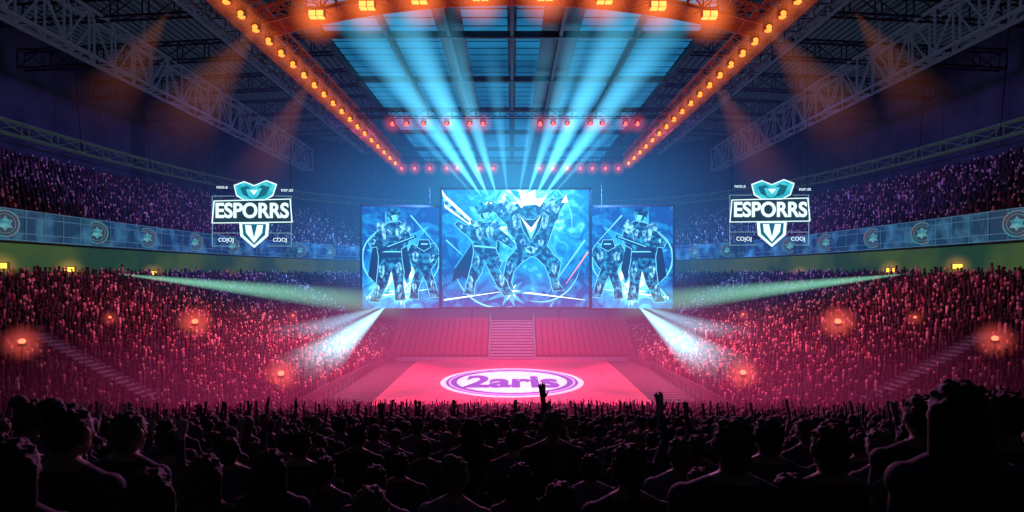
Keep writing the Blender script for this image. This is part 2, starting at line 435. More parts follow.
def grow(poly,w):
    n=len(poly); A=sum(poly[i][0]*poly[(i+1)%n][1]-poly[(i+1)%n][0]*poly[i][1] for i in range(n)); sg=1 if A>0 else -1; out=[]
    for i in range(n):
        p0=Vector(poly[i-1]);p1=Vector(poly[i]);p2=Vector(poly[(i+1)%n])
        d1=(p1-p0).normalized();d2=(p2-p1).normalized()
        nn=Vector((d1.y+d2.y,-(d1.x+d2.x)))
        if nn.length<.3: nn=Vector((d1.y,-d1.x))
        nn=nn.normalized()*sg*w; out.append((p1.x+nn.x,p1.y+nn.y))
    return out
def make_screen(x0,y0,x1,y1,A,Bp,zb,zt,art,label,cx,cy,mirror=False):
    A=Vector(A);Bp=Vector(Bp); W=(Bp-A).length;Hh=zt-zb
    ang=math.atan2((Bp-A).y,(Bp-A).x)
    b=B();fw=.35
    b.box((W/2,.35,Hh/2),(W+2*fw,.5,Hh+2*fw)); 
    for u in(-fw/2,W+fw/2): b.box((u,-.02,Hh/2),(fw,.5,Hh+2*fw))
    for v in(-fw/2,Hh+fw/2): b.box((W/2,-.02,v),(W+2*fw,.5,fw))
    r=b.obj('video_screen',M['black'],loc=(A.x,A.y,zb)); r.rotation_euler=(0,0,ang); tag(r,label,'screen')
    U=lambda p:(((x1-p[0]) if mirror else (p[0]-x0))/(x1-x0)*W,(y1-p[1])/(y1-y0)*Hh)
    c=U((cx,cy))
    d=B().add([(0,0,0),(W,0,0),(W,0,Hh),(0,0,Hh)],[(0,1,2,3)])
    d.obj('display',screen_mat('screen_picture',c[0],c[1],W,Hh,1.45),parent=r)
    art2=[]
    for mt,nm,poly in art:
        if nm.endswith('figure') or nm.endswith('head') or nm.endswith('face'): art2.append(('figG','outline_glow',grow(poly,.7)))
        art2.append((mt,nm,poly))
    for k,(mt,nm,poly) in enumerate(art2):
        pts=[U(p) for p in poly]; dep=-.02-.003*k
        if mirror: pts=pts[::-1]
        pts=[(min(max(u,0),W),min(max(v,0),Hh)) for u,v in pts]
        B().add([(u,dep,v) for u,v in pts],[tuple(range(len(pts)))]).obj(nm,M[mt],parent=r)
    b=B()
    for u in(W*.12,W*.88): b.stick((u,.3,Hh+.3),(u,.3,40-zb),.05)
    b.obj('hanging_cable',M['black'],parent=r)
    b=B()
    for u in(W*.2,W*.8): b.box((u,.7,-zb/2-.1),(.5,.5,zb-.1))
    b.obj('support_post',M['darksteel'],parent=r)
    return r
def circ(x,y,r,n=14,ry=None): return [(x+r*math.cos(2*math.pi*i/n),y+(ry or r)*math.sin(2*math.pi*i/n)) for i in range(n)]
def line(a,b,w,w2=None):
    w2=w if w2 is None else w2
    dx,dy=b[0]-a[0],b[1]-a[1];l=math.hypot(dx,dy);nx,ny=-dy/l,dx/l
    return [(a[0]+nx*w,a[1]+ny*w),(b[0]+nx*w2,b[1]+ny*w2),(b[0]-nx*w2,b[1]-ny*w2),(a[0]-nx*w,a[1]-ny*w)]
def arcst(cx,cy,r,a0,a1,w,n=14):
    o=[];i_=[]
    for k in range(n+1):
        t=math.radians(a0+(a1-a0)*k/n);ww=w*math.sin(math.pi*(k+.3)/(n+.6))
        o.append((cx+(r+ww)*math.cos(t),cy+(r+ww)*math.sin(t)));i_.append((cx+(r-ww)*math.cos(t),cy+(r-ww)*math.sin(t)))
    return o+i_[::-1]
def star(x,y,r1,r2,n):
    return [(x+(r1 if i%2==0 else r2)*(1+.25*math.sin(i*5))*math.cos(math.pi*i/n),y+(r1 if i%2==0 else r2)*(1+.25*math.sin(i*5))*math.sin(math.pi*i/n)) for i in range(2*n)]
def facet(x,y,w,h,k=0):
    return [('figB','armour_plate',[(x-w,y-h*.6),(x,y-h),(x+w,y-h*.5),(x+w*.7,y+h*.5),(x,y+h),(x-w*.7,y+h*.5)]),('figK','plate_seam',[(x-w*.15,y-h),(x+w*.2,y-h*.2),(x-w*.05,y+h),(x-w*.1,y)])]
art=[('figH','energy_burst',star(530,218,46,22,13)),('figG','energy_burst',star(530,214,35,17,11)),('figW','energy_burst',star(530,210,25,14,9)),('figG','energy_arc',arcst(530,222,42,-100,20,.8)),('figG','energy_arc',arcst(500,262,46,70,170,.9)),
 ('figG','energy_arc',arcst(540,262,40,10,110,.8)),('figW','energy_arc',arcst(505,283,52,20,150,.6)),
 ('figG','energy_streak',line((585,240),(548,292),1.0,.2)),('figR','energy_streak',line((588,252),(566,284),.7,.2)),
 ('figW','energy_streak',line((444,300),(500,292),.8,.2)),('figW','energy_streak',line((520,292),(585,300),.9,.2)),
 ('figG','energy_streak',line((446,240),(470,262),.7,.2)),('figR','energy_streak',line((460,272),(470,258),.6,.2)),
 ('figH','energy_burst',star(510,292,22,7,9)),('figW','spark',star(512,291,9,2,6)),
 ('figA','creature_figure',[(488,203),(492,201),(497,204),(502,203),(507,207),(513,206),(519,203),(524,206),(538,205),(543,202),(548,205),(552,205),(558,199),(563,198),(566,194),(566,201),(559,213),(558,219),(555,222),(551,234),(547,246),(553,254),(561,262),(559,272),(557,281),(564,290),(553,291),(550,278),(545,266),(538,259),(532,256),(522,262),(514,271),(511,282),(514,290),(502,290),(504,274),(507,260),(517,248),(514,238),(508,232),(507,225),(498,217),(496,213),(490,210)]),
 ('figB','shoulder_spike',[(503,207),(506,198),(512,203),(518,208),(510,214)]),('figB','shoulder_spike',[(556,206),(553,197),(548,202),(542,208),(550,213)])]
art+=facet(517,222,5,9)+facet(544,221,5,9)+facet(503,211,5,4)+facet(556,209,4,5)+facet(510,268,3,7)+facet(554,268,3,7)+facet(531,250,7,4)+facet(523,243,3,4)+facet(541,243,3,4)+facet(506,284,2.5,5)+facet(557,284,2.5,5)+[
 ('figK','creature_face',[(519,214),(526,220),(534,220),(543,213),(540,228),(531,242),(523,230)]),
 ('figW','face_mark',[(520,216),(529,232),(531,238),(533,232),(541,215),(533,226),(531,228),(528,225)]),
 ('figG','face_mark',[(525,225),(531,240),(538,224),(531,233)]),
 ('figW','horn',[(521,208),(513,196),(526,205)]),('figW','horn',[(540,207),(548,194),(536,205)]),
 ('figW','claw',[(487,202),(493,203),(484,208)]),('figW','claw',[(566,195),(561,203),(568,203)]),
 ('figW','sword',[(434,189),(446,196),(474,222),(471,226),(445,208)]),('figB','sword_core',[(442,196),(470,222),(468,223),(445,205)]),
 ('figK','cape',[(478,224),(474,240),(462,256),(455,268),(452,282),(462,276),(470,282),(478,268),(488,262),(496,266),(500,246),(498,228)]),('figH','cape_edge',line((455,268),(474,240),.7,.4)),
 ('figA','warrior_figure',[(474,224),(480,221),(484,223),(492,222),(500,230),(509,237),(516,245),(512,249),(503,243),(497,240),(496,250),(502,262),(499,270),(507,282),(509,288),(514,294),(504,296),(496,284),(489,270),(485,262),(481,274),(475,284),(474,294),(464,294),(468,279),(472,264),(474,252),(473,242),(469,237),(462,232),(455,225),(458,221),(467,226)]),
 ('figB','shoulder_spike',[(472,228),(470,220),(478,221),(481,226)]),('figB','shoulder_spike',[(490,225),(496,219),(501,227),(496,231)]),
 ('figK','warrior_head',circ(485,214,4.6,14,6)),('figG','warrior_face',[(483,214),(488,213),(488,217),(485,219)]),('figA','warrior_hair',[(479,215),(474,206),(480,208),(481,202),(485,206),(490,201),(490,207),(495,206),(491,214),(487,210),(483,211)]),
 ('figG','belt',line((474,246),(496,248),.8))]
art+=facet(480,234,4,7)+facet(490,233,4,7)+facet(498,262,3,6)+facet(477,262,3,7)+facet(502,280,2.8,7)+facet(471,283,2.5,7)+facet(464,227,4,2.5)+facet(505,240,3,2.5)
make_screen(442,190,589,307,(-10.85,93,0),(11.93,93,0),7.05,25.2,art,'huge central video screen showing two armoured fighters in blue light',526,212)
arts=[('figH','energy_burst',star(398,250,34,18,10)),('figG','energy_burst',star(402,292,19,7,9)),('figW','energy_burst',star(402,292,12,4,8)),('figG','energy_arc',arcst(392,258,30,100,250,.9)),('figG','energy_arc',arcst(420,262,22,-80,70,.8)),
 ('figW','energy_streak',line((366,298),(430,290),.8,.2)),('figG','energy_streak',line((412,215),(440,246),.8,.2)),
 ('figG','energy_streak',line((366,300),(384,276),1.0,.3)),
 ('figA','robot_figure',[(410,250),(413,244),(418,246),(421,244),(432,245),(437,243),(441,249),(442,256),(438,264),(433,270),(438,284),(442,298),(433,298),(429,284),(425,276),(420,290),(420,300),(411,299),(413,284),(417,272),(412,262),(407,256)]),
 ('figK','robot_head',[(421,240),(431,240),(433,247),(426,251),(419,247)]),('figG','robot_eye',line((423,244),(430,244),.7)),
 ('figK','cape',[(383,228),(372,250),(368,276),(376,284),(384,268),(400,266),(408,282),(413,270),(408,246),(402,228)]),
 ('figA','fighter_figure',[(379,230),(383,226),(389,223),(399,221),(406,225),(410,230),(412,238),(409,245),(402,249),(403,262),(405,272),(404,284),(407,301),(396,301),(395,286),(392,270),(388,284),(384,292),(380,303),(369,302),(376,288),(378,272),(379,258),(377,247),(371,248),(368,242),(374,236)]),
 ('figB','shoulder_spike',[(377,232),(377,223),(386,223),(389,229)]),('figB','shoulder_spike',[(400,226),(406,219),(413,229),(406,234)]),
 ('figK','fighter_head',circ(394,216,4.6,14,5.6)),('figG','fighter_face',[(392,216),(397,215),(397,219),(394,221)]),('figA','fighter_hair',[(388,218),(385,210),(391,211),(393,206),(397,209),(402,210),(400,216),(394,212)]),
 ('figK','belt',[(380,252),(402,252),(403,258),(379,259)]),('figG','belt_buckle',line((380,252),(402,252),.6)),('figK','gun',line((378,252),(418,236),2.2,1.4)),('figG','gun_light',line((388,247),(416,236.5),.45))]
arts+=facet(387,236,5,8)+facet(400,234,4.5,6)+facet(382,271,3.5,8)+facet(400,271,3.5,9)+facet(377,291,3,7)+facet(401,291,3,7)+facet(417,257,3.5,6)+facet(434,257,3.5,6)+facet(416,288,2.5,6)+facet(435,286,2.5,6)+facet(373,242,3,3)
make_screen(362,207,442,309,((362-512)*91/F,91.2,0),(-11.3,92.9,0),6.9,22.4,arts,'angled video screen showing an armoured fighter in blue light',402,280)
make_screen(362,207,442,309,(12.4,92.9,0),((673-512)*91/F,91.2,0),6.9,22.4,arts,'angled video screen showing a fighter and a machine in blue light',402,280,mirror=True)
# ---------------- hanging signs ----------------
M['cyan']=emi('cyan_sign',(.02,.42,.55),1.1,(.08,.65,.72),1.0)
M['deep']=emi('deep_teal_sign',(.01,.14,.22),1)
M['wsign']=emi('white_sign',(.72,.95,1),1.3)
M['fsign']=emi('frame_line',(.25,.5,.6),.8)
M['plate']=pbr('dark_sign_plate',(.01,.02,.04),.5,emit=(.02,.08,.12),es=.5)
def sign(cxp,cyp,label):
    r=B().box((0,.12,.7),(7.9,.1,.06)).obj('hanging_sign',M['darksteel'],loc=px(cxp,cyp,60)); tag(r,label,'sign',group='hanging signs')
    q=lambda p:((p[0]-252)*.1,(214-p[1])*.1)
    def poly(nm,mt,pts,dep):
        B().add([(q(p)[0],dep,q(p)[1]) for p in pts],[tuple(range(len(pts)))]).obj(nm,M[mt],parent=r)
    b=B()
    for a,c in(((212,196),(234,196)),((275,196),(291,196)),((212,196),(212,246)),((291,196),(291,246)),((212,246),(240,246)),((268,246),(291,246)),((212,233),(240,233)),((268,233),(291,233))):
        b.stick((q(a)[0],.05,q(a)[1]),(q(c)[0],.05,q(c)[1]),.035)
    b.obj('sign_frame',M['fsign'],parent=r)
    poly('sign_plate','plate',[(213,224),(291,224),(291,199),(213,199)],.08)
    b=B()
    for a,c in(((214,201),(290,199)),((290,199),(292,222)),((292,222),(212,223)),((212,223),(214,201))): b.stick((q(a)[0],.02,q(a)[1]),(q(c)[0],.02,q(c)[1]),.06)
    b.obj('letter_border',M['wsign'],parent=r)
    t=text('ESPORRS',1.95,M['wsign'],'sign_lettering',off=.055,ext=.02,parent=r); t.rotation_euler=(math.pi/2,0,0); t.location=(0,-.05,.27)
    w=max(v.co.x for v in t.data.vertices)-min(v.co.x for v in t.data.vertices); t.scale=(7.3/w,1.05,1)
    poly('emblem_crown','wsign',[(233.3,185),(244,181),(254,185),(266,180),(277,184),(273,196),(264,200.5),(244,200.5),(236,196)],.05)
    poly('emblem_crown','cyan',[(234.5,186),(244,182.2),(254,186.2),(266,181.2),(275.5,185),(272,195),(264,199.5),(244,199.5),(237,195)],.03)
    poly('emblem_core','deep',[(240,188),(247,186),(254,190),(262,185),(270,187),(266,195),(254,200),(243,195)],.01)
    poly('emblem_gem','cyan',[(246,189),(262,188),(258,196),(254,200),(249,197)],-.01)
    poly('emblem_gem','wsign',[(250,190),(258,190),(254,195)],-.02)
    poly('emblem_shield','wsign',[(239,223),(269,223),(268,236),(254,248),(240,236)],.05)
    poly('emblem_shield_core','deep',[(242,224),(266,224),(265,235),(254,245),(243,235)],.03)
    poly('emblem_chevron','wsign',[(245,225),(251,225),(254,238),(257,225),(263,225),(262,233),(254,243),(246,233)],.01)
    for s,x,y,sz in(('noo.a',222,187,.5),('nor.at',287,190,.5),('COJOJ',226,240,.55),('COOJ',280,240,.55)):
        t=text(s,sz,M['wsign'],'small_lettering',off=.0,ext=.01,parent=r); t.rotation_euler=(math.pi/2,0,0); t.location=(q((x,y))[0],0,q((x,y))[1])
    b=B()
    for u in(-3.8,3.8): b.stick((u,.12,.7),(u,.12,40-r.location.z),.025)
    b.obj('hanging_cable',M['black'],parent=r)
sign(252,214,'hanging illuminated sign with white lettering and a cyan shield')
sign(770,213,'hanging illuminated sign with white lettering and a teal shield')
def solveY(d,xp):
    sx=-1 if xp<512 else 1; best=None
    for i in range(4000):
        ph=-.9+i*(.9+1.57)/4000; x,y=P(d,ph)
        e=abs(512+sx*F*x/y-xp) if y>5 else 1e9
        if best is None or e<best[0]: best=(e,sx*x,y)
    return best[1],best[2]
b=B();n=24
for i in range(n):
    t=2*math.pi*i/n;t2=2*math.pi*(i+1)/n
    b.stick((1.0*math.cos(t),0,1.0*math.sin(t)),(1.0*math.cos(t2),0,1.0*math.sin(t2)),.07)
    b.stick((.75*math.cos(t),0,.75*math.sin(t)),(.75*math.cos(t2),0,.75*math.sin(t2)),.03)
e0=b.obj('round_emblem',emi('emblem_rim',(.25,.2,.22),.6,(.06,.35,.45),.8)); tag(e0,'round glowing emblem on the blue balcony front','emblem',group='balcony emblems')
p1=B().add([(.95*math.cos(2*math.pi*i/n),.03,.95*math.sin(2*math.pi*i/n)) for i in range(n)],[tuple(range(n))]).obj('emblem_plate',M['plate'],parent=e0)
p2=B().add([((.6 if i%2==0 else .36)*math.sin(2*math.pi*i/12),-.02,(.6 if i%2==0 else .36)*math.cos(2*math.pi*i/12)) for i in range(12)],[tuple(range(12))]).obj('emblem_star',emi('emblem_star',(.03,.2,.28),.8,(.15,.45,.5),2),parent=e0)
fst=True
for xp in(5,97,147,195,232,300,330,1017,922,873,826,790,727,695):
    x,y=solveY(19.8,xp); l=(x,y,15.95)
    rz=-math.atan2(x*1.0,abs(y-45)*.35+12)
    if fst: e0.location=l;e0.rotation_euler=(0,0,rz);fst=False
    else: copytree(e0,[p1,p2],l,rot=(0,0,rz))
b=B();b.box((0,.1,0),(.9,.2,.55)); y0=b.obj('concourse_lamp',M['black']);tag(y0,'small rectangular yellow lamp above the lower tier','lamp',group='yellow concourse lamps')
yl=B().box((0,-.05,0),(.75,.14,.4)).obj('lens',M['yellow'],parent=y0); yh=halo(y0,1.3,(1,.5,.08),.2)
fst=True
for xp,yp in((2,271),(70,274),(153,277),(228,279),(957,271),(890,274),(800,277)):
    x,y=solveY(19.9,xp); l=Vector((x,y,H+(HY-yp)*y/F+.4))
    if fst:y0.location=l;fst=False
    else:copytree(y0,[yl,yh],l)
b=B();b.stick((0,0,-2),(0,0,-.2),.05,n=8);b.box((0,0,-.15),(.5,.4,.25));bc=b.obj('beacon_lamp',M['black']);tag(bc,'red glowing beacon lamp on a thin post in the crowd','lamp',group='crowd beacons')
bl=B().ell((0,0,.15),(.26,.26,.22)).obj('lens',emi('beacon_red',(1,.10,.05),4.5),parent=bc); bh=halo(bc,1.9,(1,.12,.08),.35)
fst=True
for xp,yp,sc_ in((195,323,None),(281,375,None),(838,323,None),(743,374,None),(22,343,.7),(995,340,.7),(293,316,.45),(743,315,.45),(342,350,.4),(700,346,.4),(110,318,.4),(915,318,.4)):
    best=None
    for k in range(300):
        Y=25+k*.3; v=px(xp,yp,Y); d=float(dof(abs(v.x),Y)); 
        if d<0: continue
        e=abs(v.z-(zlow(d)+1.5))
        if best is None or e<best[0]: best=(e,v)
    if fst:bc.location=best[1];fst=False
    else:copytree(bc,[bl,bh],best[1],scale=sc_)
# ---------------- aisle stairs ----------------
AIS=40.0
M['astep']=pbr('aisle_step',(.26,.24,.32),.7)
for sx in(-1,1):
    b=B()
    for i in range(12,32):
        d=i*.4
        xx=(1-abs((AIS-YC)/(54+d))**3)**(1/3)*(19+d)
        z=zlow(d)+.3; b.box((sx*xx,AIS,z-.25),(.42,1.5,.5),0)
        b.box((sx*(xx-.2),AIS,z-.1),(.03,1.5,.22),1)
    tag(b.obj('aisle_stairs',[M['astep'],M['darksteel']]),'pale stair aisle climbing through the crowded side stand','staircase',group='aisle stairs')
    b=B()
    for i in range(12,33,5):
        d=i*.4;b.stick((sx*(19+d),AIS-1,zlow(d)),(sx*(19+d),AIS-1,zlow(d)+1.1),.035)
    b.stick((sx*(19+4.8),AIS-1,zlow(4.8)+1.1),(sx*(19+12.8),AIS-1,zlow(12.8)+1.1),.04)
    tag(b.obj('handrail',M['steel']),'thin metal handrail beside the stair aisle','handrail',group='aisle handrails')
# ---------------- front stand ----------------
fy=[-3,3,10,20,35,48,60];fz=[11.0,9.5,7.8,5.55,2.55,0.0,0.0]
def zf(y): return np.interp(y,fy,fz)
b=B();rows=[]
y=-2.4
pr=[]
while y<48:
    z=float(zf(y+.2)); rows.append((y,z)); pr+=[(y-.42,z),(y+.43,z)]; y+=.85
pr.append((y,0))
for yy,z in pr: b.v+=[(-48,yy,z),(48,yy,z)]
for i in range(len(pr)-1): b.f.append((2*i,2*i+1,2*i+3,2*i+2));b.m.append(0)
tag(b.obj('front_grandstand',M['concrete']),'dark sloping spectator terrace facing the stage','grandstand')

# ---------------- people ----------------
def hand(b,w,f,n,curl=.5,s=1):
    w=Vector(w);f=Vector(f).normalized();n=Vector(n);n=(n-f*n.dot(f)).normalized();sd=f.cross(n)*s
    rot=Matrix((sd,f,n)).transposed()
    b.ell(w+f*.05,(.042,.055,.018),rot=rot,seg=14,rings=8)
    for i,(o,L) in enumerate(((-.032,.062),(-.011,.075),(.011,.080),(.032,.070))):
        p=w+f*.092+sd*o; d=f+sd*o*3; 
        for k,(ll,c) in enumerate(((.45,.25),(.32,.6),(.25,.6))):
            d=(d.normalized()+n*curl*c).normalized(); q=p+d*L*ll*1.15; b.cap(p,q,.0098-.0007*k,.0092-.0007*k,8); p=q
    p=w+f*.025+sd*.03; d=(sd*.8+f*.7+n*.3).normalized(); q=p+d*.045;b.cap(p,q,.014,.011,8); d=(d+f*.6).normalized();b.cap(q,q+d*.032,.011,.009,8)
def person(pose,fem,vox):
    b=B();sw=.178 if fem else .205
    b.ell((0,-.01,.95),(.175 if fem else .165,.125,.14)); b.ell((0,0,1.1),(.13 if fem else .150,.1,.17)); b.ell((0,0,1.28),(.158 if fem else .185,.115,.19))
    b.cap((-sw*.85,-.005,1.4),(sw*.85,-.005,1.4),.068,.068)
    for sx in(-1,1): b.cap((sx*.03,-.02,1.495),(sx*sw*.8,-.01,1.43),.055,.056)
    b.cap((0,-.015,1.42),(0,.008,1.57),.062 if not fem else .05,.056 if not fem else .047)
    b.ell((0,.01,1.65),(.077,.098,.114)); b.ell((0,.05,1.59),(.055,.056,.058)); b.ell((0,.09,1.555),(.024,.02,.018))
    b.cap((0,.098,1.655),(0,.118,1.622),.009,.014,8)
    for sx in(-1,1):
        b.ell((sx*.082,.0,1.638),(.012,.024,.034)); b.ell((sx*.031,.092,1.657),(.015,.012,.011)); b.ell((sx*.034,.095,1.675),(.024,.012,.007)); b.ell((sx*.045,.07,1.625),(.02,.02,.02))
    b.ell((0,.104,1.59),(.024,.008,.006)); b.ell((0,.102,1.58),(.02,.008,.006))
    hands=[]
    for sx in(-1,1):
        S=Vector((sx*sw,0,1.405))
        if pose=='up' or (pose=='one' and sx>0) : E=S+Vector((sx*.13,.05,.24));W=E+Vector((-sx*.02,.06,.25));f=(-sx*.05,.1,1);nn=(0,1,0)
        elif pose=='clap': E=S+Vector((sx*.06,.12,-.26));W=Vector((sx*.045,.36,1.33));f=(-sx*.2,.5,.9);nn=(-sx,0,0)
        elif pose=='phone' and sx>0: E=S+Vector((.06,.14,-.22));W=E+Vector((-.08,.17,.2));f=(-.1,.3,1);nn=(-.3,1,0)
        elif pose=='hips': E=S+Vector((sx*.16,-.06,-.24));W=Vector((sx*.19,.04,1.0));f=(-sx*.3,.6,-.4);nn=(-sx,0,0)
        elif pose=='fist' and sx<0: E=S+Vector((sx*.2,.02,.12));W=E+Vector((sx*.01,.04,.26));f=(0,.05,1);nn=(0,1,0)
        else: E=S+Vector((sx*.06,-.02,-.29));W=E+Vector((sx*.0,.07,-.25));f=(0,.1,-1);nn=(-sx,0,0)
        b.ell(S,(.070,.068,.07)); b.cap(S,E,.058 if not fem else .047,.045 if not fem else .038);b.cap(E,W,.043 if not fem else .036,.028)
        hand(b,W,f,nn,1.6 if pose=='fist' and sx<0 else .45,s=-1 if sx>0 else 1); hands.append(W+Vector(f).normalized()*.1)
        b.cap((sx*.088,0,.9),(sx*.1,.015,.5),.088,.06);b.cap((sx*.1,.015,.5),(sx*.1,-.01,.1),.058,.038)
        b.ell((sx*.1,-.012,.36),(.054,.06,.12)); b.ell((sx*.105,.06,.045),(.045,.13,.045)); b.ell((sx*.1,-.01,.06),(.042,.05,.06))
    tmp=b.obj('tmp',M['black']); md=tmp.modifiers.new('r','REMESH');md.mode='VOXEL';md.voxel_size=vox
    s=tmp.modifiers.new('s','SMOOTH');s.factor=.5;s.iterations=2
    bpy.context.view_layer.update()
    me=bpy.data.meshes.new_from_object(tmp.evaluated_get(bpy.context.evaluated_depsgraph_get()));bpy.data.objects.remove(tmp)
    me.materials.clear()
    for m in(CL['shirt'],CL['skin'],CL['trouser'],CL['shoe']): me.materials.append(m)
    nf=len(me.polygons);c=np.zeros(nf*3);me.polygons.foreach_get('center',c);c=c.reshape(-1,3)
    mi=np.zeros(nf,int); armd=np.abs(c[:,0])>.2
    mi[(c[:,2]<.99)&~(armd&(c[:,2]>.7))]=2; mi[c[:,2]<.085]=3
    mi[(c[:,2]>1.5)&(np.abs(c[:,0])<.1)&(np.abs(c[:,1])<.15)]=1
    for h in hands: mi[np.linalg.norm(c-np.array(h),axis=1)<.125]=1
    me.polygons.foreach_set('material_index',mi);me.polygons.foreach_set('use_smooth',[True]*nf);me.name='person';me.update()
    return me
def objrand(name,cols,rough=.8):
    m,nt,o=nmat(name);N=nt.nodes;L=nt.links
    b=N.new('ShaderNodeBsdfPrincipled');b.inputs['Roughness'].default_value=rough
    oi=N.new('ShaderNodeObjectInfo');r=N.new('ShaderNodeValToRGB');r.color_ramp.interpolation='CONSTANT'
    cr=r.color_ramp
    for i,c in enumerate(cols):
        e=cr.elements[0] if i==0 else (cr.elements[1] if i==1 else cr.elements.new(i/len(cols)))
        e.position=i/len(cols);e.color=(*c,1)
    L.new(oi.outputs['Random'],r.inputs[0])
    tc=N.new('ShaderNodeTexCoord');n=N.new('ShaderNodeTexNoise');n.inputs['Scale'].default_value=9;L.new(tc.outputs['Object'],n.inputs['Vector'])
    bm=N.new('ShaderNodeBump');bm.inputs['Strength'].default_value=.25;bm.inputs['Distance'].default_value=.02;L.new(n.outputs[0],bm.inputs['Height']);L.new(bm.outputs[0],b.inputs['Normal'])
    L.new(r.outputs[0],b.inputs['Base Color']);L.new(b.outputs[0],o.inputs['Surface']);return m
CL={'shirt':objrand('shirt_cloth',[(.02,.02,.035),(.05,.03,.06),(.015,.03,.05),(.09,.05,.07),(.03,.03,.03),(.14,.12,.16),(.02,.015,.03)]),
 'skin':objrand('skin',[(.28,.16,.11),(.35,.21,.15),(.14,.08,.05),(.22,.13,.09)],.6),
 'trouser':objrand('trouser_cloth',[(.02,.025,.05),(.015,.015,.02),(.04,.035,.03)]),
 'shoe':objrand('shoe_leather',[(.02,.02,.02),(.2,.2,.2)],.5),
 'hair':objrand('hair',[(.008,.006,.006),(.02,.012,.008),(.05,.03,.015),(.012,.01,.012),(.1,.07,.04)],.75)}
def hair(kind):
    b=B();b.ell((0,-.008,1.665),(.085,.103,.106)); 
    if kind=='long':
        b.ell((0,-.06,1.60),(.092,.06,.13));b.ell((0,-.075,1.48),(.10,.05,.15))
        for sx in(-1,1): b.cap((sx*.078,-.02,1.66),(sx*.09,-.03,1.42),.032,.026)
    if kind=='bun': b.ell((0,-.09,1.77),(.05,.05,.045))
    if kind=='tail': b.cap((0,-.10,1.70),(0,-.14,1.62),.025,.032);b.cap((0,-.14,1.62),(0,-.12,1.43),.034,.012)
    if kind=='spiky':
        for i in range(26):
            a=i*2.4;rr=.02+.06*(i/26)**.5; b.cap((rr*math.cos(a),-.01+rr*math.sin(a),1.73),(rr*1.45*math.cos(a+.3),-.01+rr*1.5*math.sin(a+.3),1.765+.03*math.sin(i*1.7)),.018,.006,8)
    if kind=='short': b.ell((0,-.05,1.60),(.064,.05,.06))
    if kind=='cap':
        for i in range(40):
            a=i*2.4;t=.15+1.35*i/40; b.ell((.075*math.sin(t)*math.cos(a),-.01+.09*math.sin(t)*math.sin(a),1.68+.085*math.cos(t)),(.03,.03,.028),seg=8,rings=6)
    for i in range(14):
        a=i*2.4; t=.3+1.1*i/14; b.ell((.078*math.sin(t)*math.cos(a),-.01+.094*math.sin(t)*math.sin(a),1.668+.098*math.cos(t)),(.022,.022,.016),seg=8,rings=6)
    tmp=b.obj('tmp',M['black']); md=tmp.modifiers.new('r','REMESH');md.mode='VOXEL';md.voxel_size=.009
    bpy.context.view_layer.update()
    me=bpy.data.meshes.new_from_object(tmp.evaluated_get(bpy.context.evaluated_depsgraph_get()));bpy.data.objects.remove(tmp)
    import bmesh
    bm=bmesh.new();bm.from_mesh(me)
    kill=[v for v in bm.verts if (v.co.y>.05 and v.co.z<1.705) or (v.co.y>.02 and v.co.z<1.64)]
    bmesh.ops.delete(bm,geom=kill,context='VERTS')
    for v in bm.verts:
        v.co.x+=.002*math.sin(v.co.z*300+v.co.y*170);v.co.z+=.003*math.sin(v.co.x*240+v.co.y*90)
    bm.to_mesh(me);bm.free();me.materials.clear();me.materials.append(CL['hair'])
    me.polygons.foreach_set('use_smooth',[True]*len(me.polygons));me.name='hair';return me
poses=[('down',0),('down',1),('one',0),('up',0),('clap',0),('phone',1),('hips',0),('fist',0),('up',1)]
hi=[person(p,f,.0085) for p,f in poses]; lo=[person(p,f,.018) for p,f in poses]
hk=['short','long','spiky','bun','tail','short','cap']
hm=[hair(k) for k in hk]
desc={'down':'standing with arms relaxed','one':'raising one arm','up':'cheering with both arms up','clap':'clapping at chest height','phone':'raising one hand','hips':'standing with hands on hips','fist':'raising a clenched fist'}
hd={'short':'short hair','long':'long hair','spiky':'spiky hair','bun':'hair bun','tail':'ponytail','cap':'curly hair'}
np_=0
def addp(x,y,z,hgt,vi,hj,near,rz):
    global np_
    o=bpy.data.objects.new('person',(hi if near else lo)[vi]); o.location=(x,y,z);s=hgt/1.765;o.scale=(s,s,s);o.rotation_euler=(0,0,rz);col.objects.link(o)
    tag(o,'spectator in dark clothes with %s %s'%(hd[hk[hj]],desc[poses[vi][0]]),'person','standing spectators facing the stage')
    h=bpy.data.objects.new('hair',hm[hj]);h.parent=o;col.objects.link(h);np_+=1
def pick(fem=None):
    vi=random.choices(range(9),[5,5,.9,.5,2,1,1.2,.5,.4])[0]
    hj=random.choice([1,3,4,1]) if poses[vi][1] else random.choice([0,2,5,6,0]); return vi,hj
taken=[]
for xp,yp,Y in((68,405,2.7),(128,412,3.6),(33,388,4.3),(205,455,3.1),(150,470,2.3),(300,430,4.6),(270,450,3.4),(455,458,3.3),(553,411,5.2),(628,445,2.9),(680,438,4.2),(733,418,2.6),(768,418,3.8),(830,425,2.9),(957,382,2.35),(1003,392,3.2),(922,385,3.6),(880,430,4.2),(375,477,3.6),(325,458,4.4),(520,470,3.8),(590,455,4.6),(400,455,5.0),(12,440,2.3),(790,475,2.6),(560,485,2.6),(370,492,2.4),(700,480,3.4),(890,480,2.6)):
    z=float(zf(Y));v=px(xp,yp,Y);h=min(1.92,max(1.5,v.z-z)); vi,hj=pick()
    if poses[vi][0] in('up','one','fist','phone') : vi=0
    addp(v.x,Y,z,h,vi,hj,True,random.uniform(-.25,.25)); taken.append((v.x,Y))
stuff=[]
